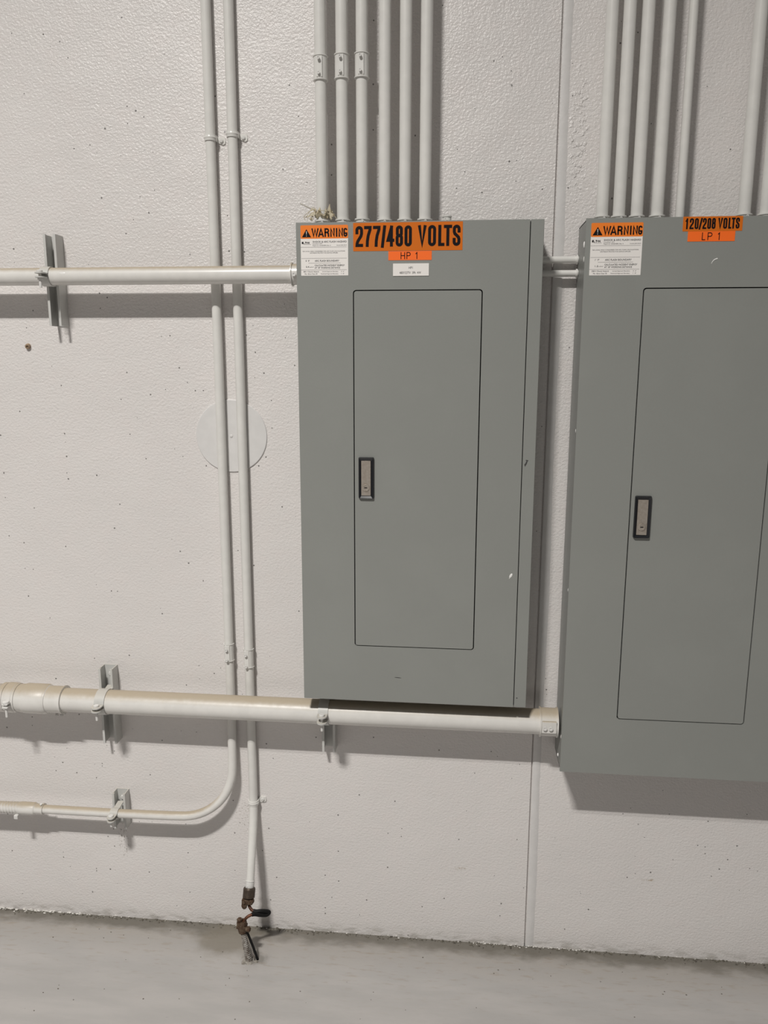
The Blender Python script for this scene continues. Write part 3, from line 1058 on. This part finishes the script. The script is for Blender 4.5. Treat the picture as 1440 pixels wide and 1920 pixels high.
# ------------------------------------------------------------------ top horizontal conduit
t = thing('horizontal_conduit', 'upper horizontal conduit running left from the 277/480 panel', 'conduit', (-1.0, -0.055, 1.5575))
MB().cyl((-2.2, -0.055, 1.5755), (-0.336, -0.055, 1.5755), 0.0180, 48).build('tube', M['pipe'], t)
k = MB()
k.lathe((-0.3530, -0.055, 1.5755), (1, 0, 0), [(0, .018), (0, .0235), (.0022, .0235), (.0022, .0208), (.0220, .0208)], 48)
co = k.build('connector', M['pipe'], t)
screw_at(co, -0.3442, -0.0755, 1.5735, .0042, .005)
k = MB()
k.ball((-.838, -.0725, 1.5800), 1, (.0065, .0006, .0020), 2, .5)
tag(k.build('paint_chip', M['white_paint'], t), 'bright white paint chip')

# ------------------------------------------------------------------ thick pipe
ZP, YP, RP = 0.6184, -0.062, 0.0277
t = thing('horizontal_pipe', 'thick horizontal pipe running under the 277/480 panel to the 120/208 panel', 'pipe', (-1.0, YP, ZP - RP))
MB().cyl((-0.99, YP, ZP), (0.2230, YP, ZP), RP, 56).build('tube', M['pipe'], t)
k = MB()
k.lathe((-1.0230, YP, ZP), (1, 0, 0), [(0, .026), (0, .0325), (.016, .0335), (.016, .0346), (.018, .0350), (.0680, .0350), (.0700, .0338), (.0730, .0330), (.0740, .0312), (.1080, .0312), (.1080, .0330), (.1115, .0330), (.1115, .0277)], 56)
cp = k.build('coupling', M['pipe'], t)
screw_at(cp, -0.9320, YP - .006, ZP - .0305, .0040, .007, (0, -.2, -1))
screw_at(cp, -0.9200, YP - .006, ZP - .0305, .0040, .007, (0, -.2, -1))
k = MB()
k.lathe((-1.062, YP, ZP), (1, 0, 0), [(0, .026), (0, .0345), (.010, .0345), (.010, .0325), (.0125, .0325), (.0125, .0355), (.032, .0350), (.034, .0335), (.0385, .0335), (.0385, .026)], 56)
hub = k.build('flexible_conduit_hub', M['pipe'], t)
k = MB()
prof = []
for i in range(40):
    prof += [(i * .009, .0285), (i * .009 + .003, .0315), (i * .009 + .006, .0315)]
k.lathe((-1.0615, YP, ZP - .001), (-1, 0, 0.02), prof, 40)
k.build('flexible_conduit', M['pipe'], t)
k = MB()
k.cyl((-1.0345, YP - .041, ZP + .004), (-1.0345, YP - .041, ZP - .030), .0030, 12)
k.lathe((-1.0345, YP - .041, ZP + .004), (0, 0, 1), [(0, 0), (0, .0075), (.004, .007), (.005, .004), (.005, 0)], 16)
k.box(-1.0415, -1.0275, YP - .048, YP - .030, ZP - .0075, ZP - .0035, .001, 1)
k.box(-1.0415, -1.0275, YP - .048, YP - .030, ZP + .0005, ZP + .0045, .001, 1)
k.build('clamp_screw', M['screw'], hub)
k = MB()
k.lathe((0.1850, YP, ZP), (1, 0, 0), [(0, .0277), (0, .0330), (.0025, .0330), (.0025, .0308), (.0365, .0308), (.0365, .0330), (.0395, .0330), (.0395, .0277)], 56)
k.box(0.1885, 0.2205, YP - .0330, YP - .015, ZP - .0125, ZP + .0145, .0015, 1)
cn = k.build('connector', M['pipe'], t)
screw_at(cn, 0.1945, YP - .0325, ZP + .0005, .0046, .0045)
screw_at(cn, 0.2070, YP - .0325, ZP + .0005, .0046, .0045)

# ------------------------------------------------------------------ the pair of conduits on the wall
RA, YA, XA, XB = 0.0104, -0.0125, -0.5283, -0.4815


def wall_coupling(root, x, ca, cb, sx):
    k = MB()
    r = RA
    k.lathe((x, YA - .001, ca), (0, 0, 1), [(0, r), (0, r * 1.18), (.0015, r * 1.18), (.0015, r * 1.08), (cb - ca - .0015, r * 1.08), (cb - ca - .0015, r * 1.18), (cb - ca, r * 1.18), (cb - ca, r)], 32)
    k.box(x + sx - .0058, x + sx + .0058, YA - r * 1.24, YA, ca + .0015, cb - .002, .001, 1)
    o = k.build('coupling', M['conduit'], root)
    screw_at(o, x + sx - .001, YA - r * 1.22, cb - .012, .0034, .0055)
    screw_at(o, x + sx - .001, YA - r * 1.22, ca + .0045, .0034, .0050)


ta = thing('conduit', 'left conduit of the wall pair, bending left above the floor', 'conduit', (XA, YA, 0.32), 'pair of conduits on the wall')
MB().cyl((XA, YA, .734), (XA, YA, 2.7), RA).build('tube', M['conduit'], ta)
wall_coupling(ta, XA, 0.7135, 0.7550, -.001)
RB = 0.112
path = [(XA, YA, .733), (XA, YA, .56), (XA, YA - .003, .50), (XA, YA - .008, .45)]
for q in range(0, 91, 6):
    a = math.radians(q)
    path.append((XA - RB + RB * math.cos(a), YA - .010 - .026 * q / 90, .439 - RB * math.sin(a)))
path += [(XA - RB - .03, -.0495, .3262), (XA - RB - .10, -.050, .3252), (-.80, -.050, .3243), (-1.0, -.050, .3238)]
MB().tube(path, RA, 28).build('bent_tube', M['pipe'], ta)
k = MB()
ZL, YL = .3238, -.050
k.lathe((-1.0560, YL, ZL), (1, 0, 0), [(0, .011), (0, .0145), (.003, .0150), (.018, .0150), (.0365, .0150), (.0395, .0138), (.0410, .0122), (.0590, .0122), (.0590, .0138), (.0612, .0138), (.0612, .0104)], 40)
cp = k.build('connector', M['pipe'], ta)
screw_at(cp, -0.9990, YL - .004, ZL + .012, .0030, .005, (0, -.3, 1))
k = MB()
k.box(-1.0660, -1.0560, YL - .016, YL - .006, ZL - .022, ZL - .012, .001, 1)
lg = k.build('screw_lug', M['screw'], cp)
k = MB()
prof = []
for i in range(30):
    prof += [(i * .0075, .0122), (i * .0075 + .0022, .0142), (i * .0075 + .005, .0142)]
k.lathe((-1.0545, YL, ZL), (-1, 0, -.02), prof, 32)
k.build('flexible_conduit', M['pipe'], ta)

tb = thing('conduit', 'right conduit of the wall pair, bent outwards above the earth clamp', 'conduit', (XB, YA, 0.17), 'pair of conduits on the wall')
MB().cyl((XB, YA, .7215), (XB, YA, 2.7), RA).build('tube', M['conduit'], tb)
wall_coupling(tb, XB, 0.6995, 0.7440, -.0025)
bp = spline([(XB, YA, .7205), (XB, YA, .55), (XB, YA, .42), (XB, YA - .001, .350), (XB + .0005, YA - .012, .300), (XB + .0015, YA - .034, .240), (XB + .0012, -.070, .168)], 8)
MB().tube(bp, RA, 28, rad=[RA * (1 - .09 * max(0, (k - 30)) / 18) for k in range(len(bp))]).build('bent_tube', M['conduit'], tb)
dirb = (Vector((XB + .0005, -.0765, .150)) - Vector((XB + .0012, -.066, .178))).normalized()
k = MB()
k.lathe((XB + .0010, -.0660, .1790), dirb, [(0, .0095), (0, .0115), (.0015, .0115), (.0015, .0106), (.018, .0106), (.020, .0098)], 28)
k.ball((XB - .002, -.0795, .1705), .0022, (1, .6, 1.6), 1, .3)
k.build('end_sleeve', M['screw'], tb)


def strap(label, x, z, ztab, y=YA, r=RA):
    th = thing('conduit_strap', label, 'conduit strap', (x, 0, z), 'straps on the pair of wall conduits')
    k = MB()
    n = 20
    prev = None
    for i in range(n + 1):
        a = math.radians(180 - i * 180 / n)
        q = []
        for rr, dz in ((r + .0003, -.0058), (r + .0020, -.0058), (r + .0020, -.0025), (r + .0032, 0), (r + .0020, .0025), (r + .0020, .0058), (r + .0003, .0058)):
            q.append(k.bm.verts.new((x + math.cos(a) * rr, y - math.sin(a) * rr, z + dz)))
        if prev:
            for j in range(len(q)):
                j2 = (j + 1) % len(q)
                k.bm.faces.new((prev[j], prev[j2], q[j2], q[j]))
        else:
            k.bm.faces.new(q)
        prev = q
    k.bm.faces.new(prev[::-1])
    for s in (-1, 1):
        k.box(x + s * (r + .0011) - .0009, x + s * (r + .0011) + .0009, y, 0.0, z - .0058, z + .0058)
    k.build('band', M['conduit'], th, 45)
    k = MB()
    k.prism([(x + r, z - .006), (x + r + .013, ztab - .0075), (x + r + .0175, ztab - .0055), (x + r + .0185, ztab), (x + r + .0175, ztab + .0065), (x + r + .006, ztab + .0065), (x + r, z + .006)], 'y', 0.0, -.0024)
    tb_ = k.build('tab', M['conduit'], th, 0)
    s = MB()
    s.lathe((x + r + .0100, -.0024, ztab), (0, -1, 0), [(0, .0042), (.0022, .0040), (.0032, .0025), (.0032, 0)], 14)
    s.box(x + r + .0094, x + r + .0106, -.0060, -.005, ztab - .0035, ztab + .0035)
    s.build('screw', M['screw'], tb_, 30)


strap('strap holding the left conduit of the wall pair high up', XA, 1.8525, 1.8495)
strap('strap holding the right conduit of the wall pair high up', XB, 1.8585, 1.8545)
strap('strap low on the right conduit of the wall pair, near the floor', XB, 0.3520, 0.3545)

# ------------------------------------------------------------------ earth connection at the floor
def bolt_head(mb, p, d, r=.0058, L=.007):
    mb.lathe(p, d, [(0, 0), (0, r), (L * .85, r), (L, r * .8), (L, 0)], 6)
    return mb


eb = thing('bonding_bushing', 'brown bronze bushing with lug hanging under the bent conduit', 'bushing', (XB, -.080, .120))
base = Vector((XB + .0010, -.0735, .1655))
k = MB()
k.lathe(base, dirb, [(0, .0095), (0, .0125), (.002, .0140), (.0045, .0143), (.022, .0143), (.0235, .0128), (.0235, 0)], 32)
k.build('bushing', M['brown'], eb)
b2 = base + dirb * .0238
k = MB()
k.box(b2.x - .0150, b2.x + .0110, b2.y - .010, b2.y + .008, b2.z - .0125, b2.z + .0005, .0018, 2)
k.ball((b2.x - .0095, b2.y - .006, b2.z - .0170), .0085, (.85, .7, 1.1), 2, .08)
lugo = k.build('lug', M['rust'], eb)
k = MB()
bolt_head(k, (b2.x - .0095, b2.y - .009, b2.z - .0055), (-.1, -1, 0), .0046, .004)
bolt_head(k, (b2.x + .0085, b2.y - .004, b2.z - .0045), (1, -.2, .1), .0052, .005)
k.build('bolt', M['rust'], lugo, 30)

gw = thing('earth_wire', 'looped rusty copper earth wire with black tape near the floor', 'wire', (-0.4750, -.085, .08))
wp = spline([(-0.4830, -.080, .1265), (-0.4790, -.083, .1205), (-0.4735, -.086, .1150), (-0.4640, -.087, .1120), (-0.4500, -.083, .1110), (-0.4385, -.076, .1060), (-0.4345, -.073, .1005),
             (-0.4400, -.079, .0985), (-0.4530, -.090, .1060), (-0.4650, -.098, .1130), (-0.4765, -.104, .1115), (-0.4845, -.107, .1040), (-0.4895, -.1085, .0920), (-0.4905, -.109, .0800)], 8)
MB().tube(wp, .0036, 14).build('conductor', M['copper'], gw)
MB().tube([p for p in wp if p.x > -0.4700], .0046, 14).build('black_sleeve', M['rubber'], gw)

ec = thing('earth_clamp', 'rusted two bolt earth clamp on top of the armoured cable', 'clamp', (-0.4900, -.108, .072))
k = MB()
k.lathe((-0.4925, -.1075, .1005), (.08, -.06, -1), [(0, .005), (0, .0105), (.003, .0120), (.012, .0118), (.019, .0105), (.0285, .0092), (.0285, .005)], 18)
k.box(-.5035, -.4800, -.118, -.0985, .0835, .0925, .002, 2, Matrix.Rotation(.2, 3, 'Y'))
bo = k.build('body', M['rust'], ec)
k = MB()
bolt_head(k, (-0.4962, -.1085, .0990), (-.12, -.15, 1), .0066, .0090)
bolt_head(k, (-0.4790, -.1150, .0860), (1, -.25, .05), .0062, .0095)
k.cyl((-0.4950, -.112, .0870), (-0.4760, -.1160, .0862), .0035, 12)
k.build('bolt', M['rust'], bo, 30)

ac = thing('armoured_cable', 'ribbed metal armoured cable rising out of the floor by the wall', 'cable', (-0.4745, -.118, 0))
a0, a1 = Vector((-0.4749, -.1165, -.001)), Vector((-0.4895, -.1090, .0735))
L = (a1 - a0).length
prof = [(0, .0070)]
n = 17
for i in range(n):
    d = L * i / n
    q = 1 - .22 * i / n
    prof += [(d + L / n * .1, .0062 * q), (d + L / n * .35, .0082 * q), (d + L / n * .75, .0082 * q), (d + L / n * .95, .0062 * q)]
prof += [(L, .0050), (L, 0)]
k = MB()
k.lathe(a0, a1 - a0, prof, 20)
k.build('armour', M['armour'], ac, 40)
k = MB()
for c, r in (((-.4765, -.1215, .000), .0075), ((-.4845, -.1190, .001), .0075), ((-.4690, -.1220, .000), .0055), ((-.4590, -.1160, .000), .0050), ((-.4870, -.1240, .000), .0050)):
    k.ball(c, r, (1, .8, .8), 2, .35)
k.build('mortar_collar', M['mortar'], ac, 30)

bc = thing('black_cable', 'thin black cable beside the ribbed armoured cable at the floor', 'cable', (-0.4560, -.112, 0))
MB().tube(spline([(-0.4560, -.1082, -.001), (-0.4600, -.1090, .014), (-0.4645, -.1090, .0289), (-0.4722, -.107, .0483), (-0.4810, -.106, .0720)], 8), .0030, 12).build('jacket', M['rubber'], bc)
MB().tube(spline([(-0.4628, -.1120, -.001), (-0.4645, -.1115, .010), (-0.4680, -.1095, .026), (-0.4735, -.1075, .042)], 8), .0017, 10).build('inner_wire', M['armour'], bc)

# ------------------------------------------------------------------ between the panels
for lab, y, z, r in (('upper short conduit between the two panels', -.0150, 1.6040, .0068), ('lower short conduit between the two panels', -.0175, 1.5770, .0066)):
    t = thing('short_conduit', lab, 'conduit', (0.19, y, z - r), 'short conduits between the panels')
    MB().cyl((0.1480, y, z), (0.2310, y, z), r, 28).build('tube', M['conduit'], t)
    for xa, xb in ((0.1510, 0.1545), (0.2255, 0.2287)):
        MB().lathe((xa, y, z), (1, 0, 0), [(0, r), (0, r * 1.35), (xb - xa, r * 1.35), (xb - xa, r)], 24).build('locknut', M['conduit'], t)

# ------------------------------------------------------------------ small things on the wall
t = thing('cover_plate', 'round painted blank cover plate on the wall behind the conduit pair', 'cover plate', (-0.5085, 0, 1.2365))
k = MB()
k.lathe((-0.5085, 0.001, 1.2365), (0, -1, 0), [(0, .0800), (.0014, .0807), (.0030, .0805), (.0036, .0795), (.0036, 0)], 96)
k.build('disc', M['disc'], t, 30)
k = MB()
k.lathe((-0.5085, -.0026, 1.2365), (0, -1, 0), [(0, .0036), (.0008, .0034), (.0014, .0022), (.0014, 0)], 16)
k.build('screw', M['disc'], t)
t = thing('wall_plug', 'small brown broken wall plug at far left below the top conduit', 'wall plug', (-0.9675, 0, 1.4322))
k = MB()
k.lathe((-0.9675, 0, 1.4322), (0.1, -1, -.2), [(-.002, .0060), (.003, .0062), (.006, .0055), (.0065, .003), (.004, .0025), (.004, 0)], 12)
k.build('plug', M['plug'], t, 30)

# loose dirt and paint flakes in the angle of the floor
rs = random.Random(21)
k = MB()
for _ in range(620):
    x = rs.uniform(-1.25, 0.85)
    k.ball((x, -abs(rs.gauss(0, .006)) - .001, rs.uniform(0, .0016)), rs.choice((.0006, .0009, .0013, .0020)) * rs.uniform(.6, 1.2), (1.5, 1, .7), 1, .7)
tag(k.build('dirt', M['debris'], smooth=0), 'dark dirt crumbs along the foot of the wall', 'dirt', kind='stuff')
k = MB()
for _ in range(270):
    x = rs.choice((rs.uniform(-1.25, .85), rs.uniform(-1.2, -.85), rs.uniform(.05, .35)))
    k.ball((x, -abs(rs.gauss(0, .003)), rs.uniform(.0003, .003)), rs.uniform(.0006, .0017) * (1.6 if x < -.95 else 1), (1.6, .8, .7), 1, .9)
tag(k.build('paint_flakes', M['flake'], smooth=0), 'white paint flakes at the foot of the wall', 'paint flakes', kind='stuff')
k = MB()
for _ in range(70):
    k.ball((rs.uniform(-1.0, .75), rs.uniform(-.33, -.02), .0002), rs.uniform(.0006, .0016), (1.3, 1, .6), 1, .7)
tag(k.build('grit', M['debris'], smooth=0), 'sparse dark grit scattered over the floor', 'grit', kind='stuff')
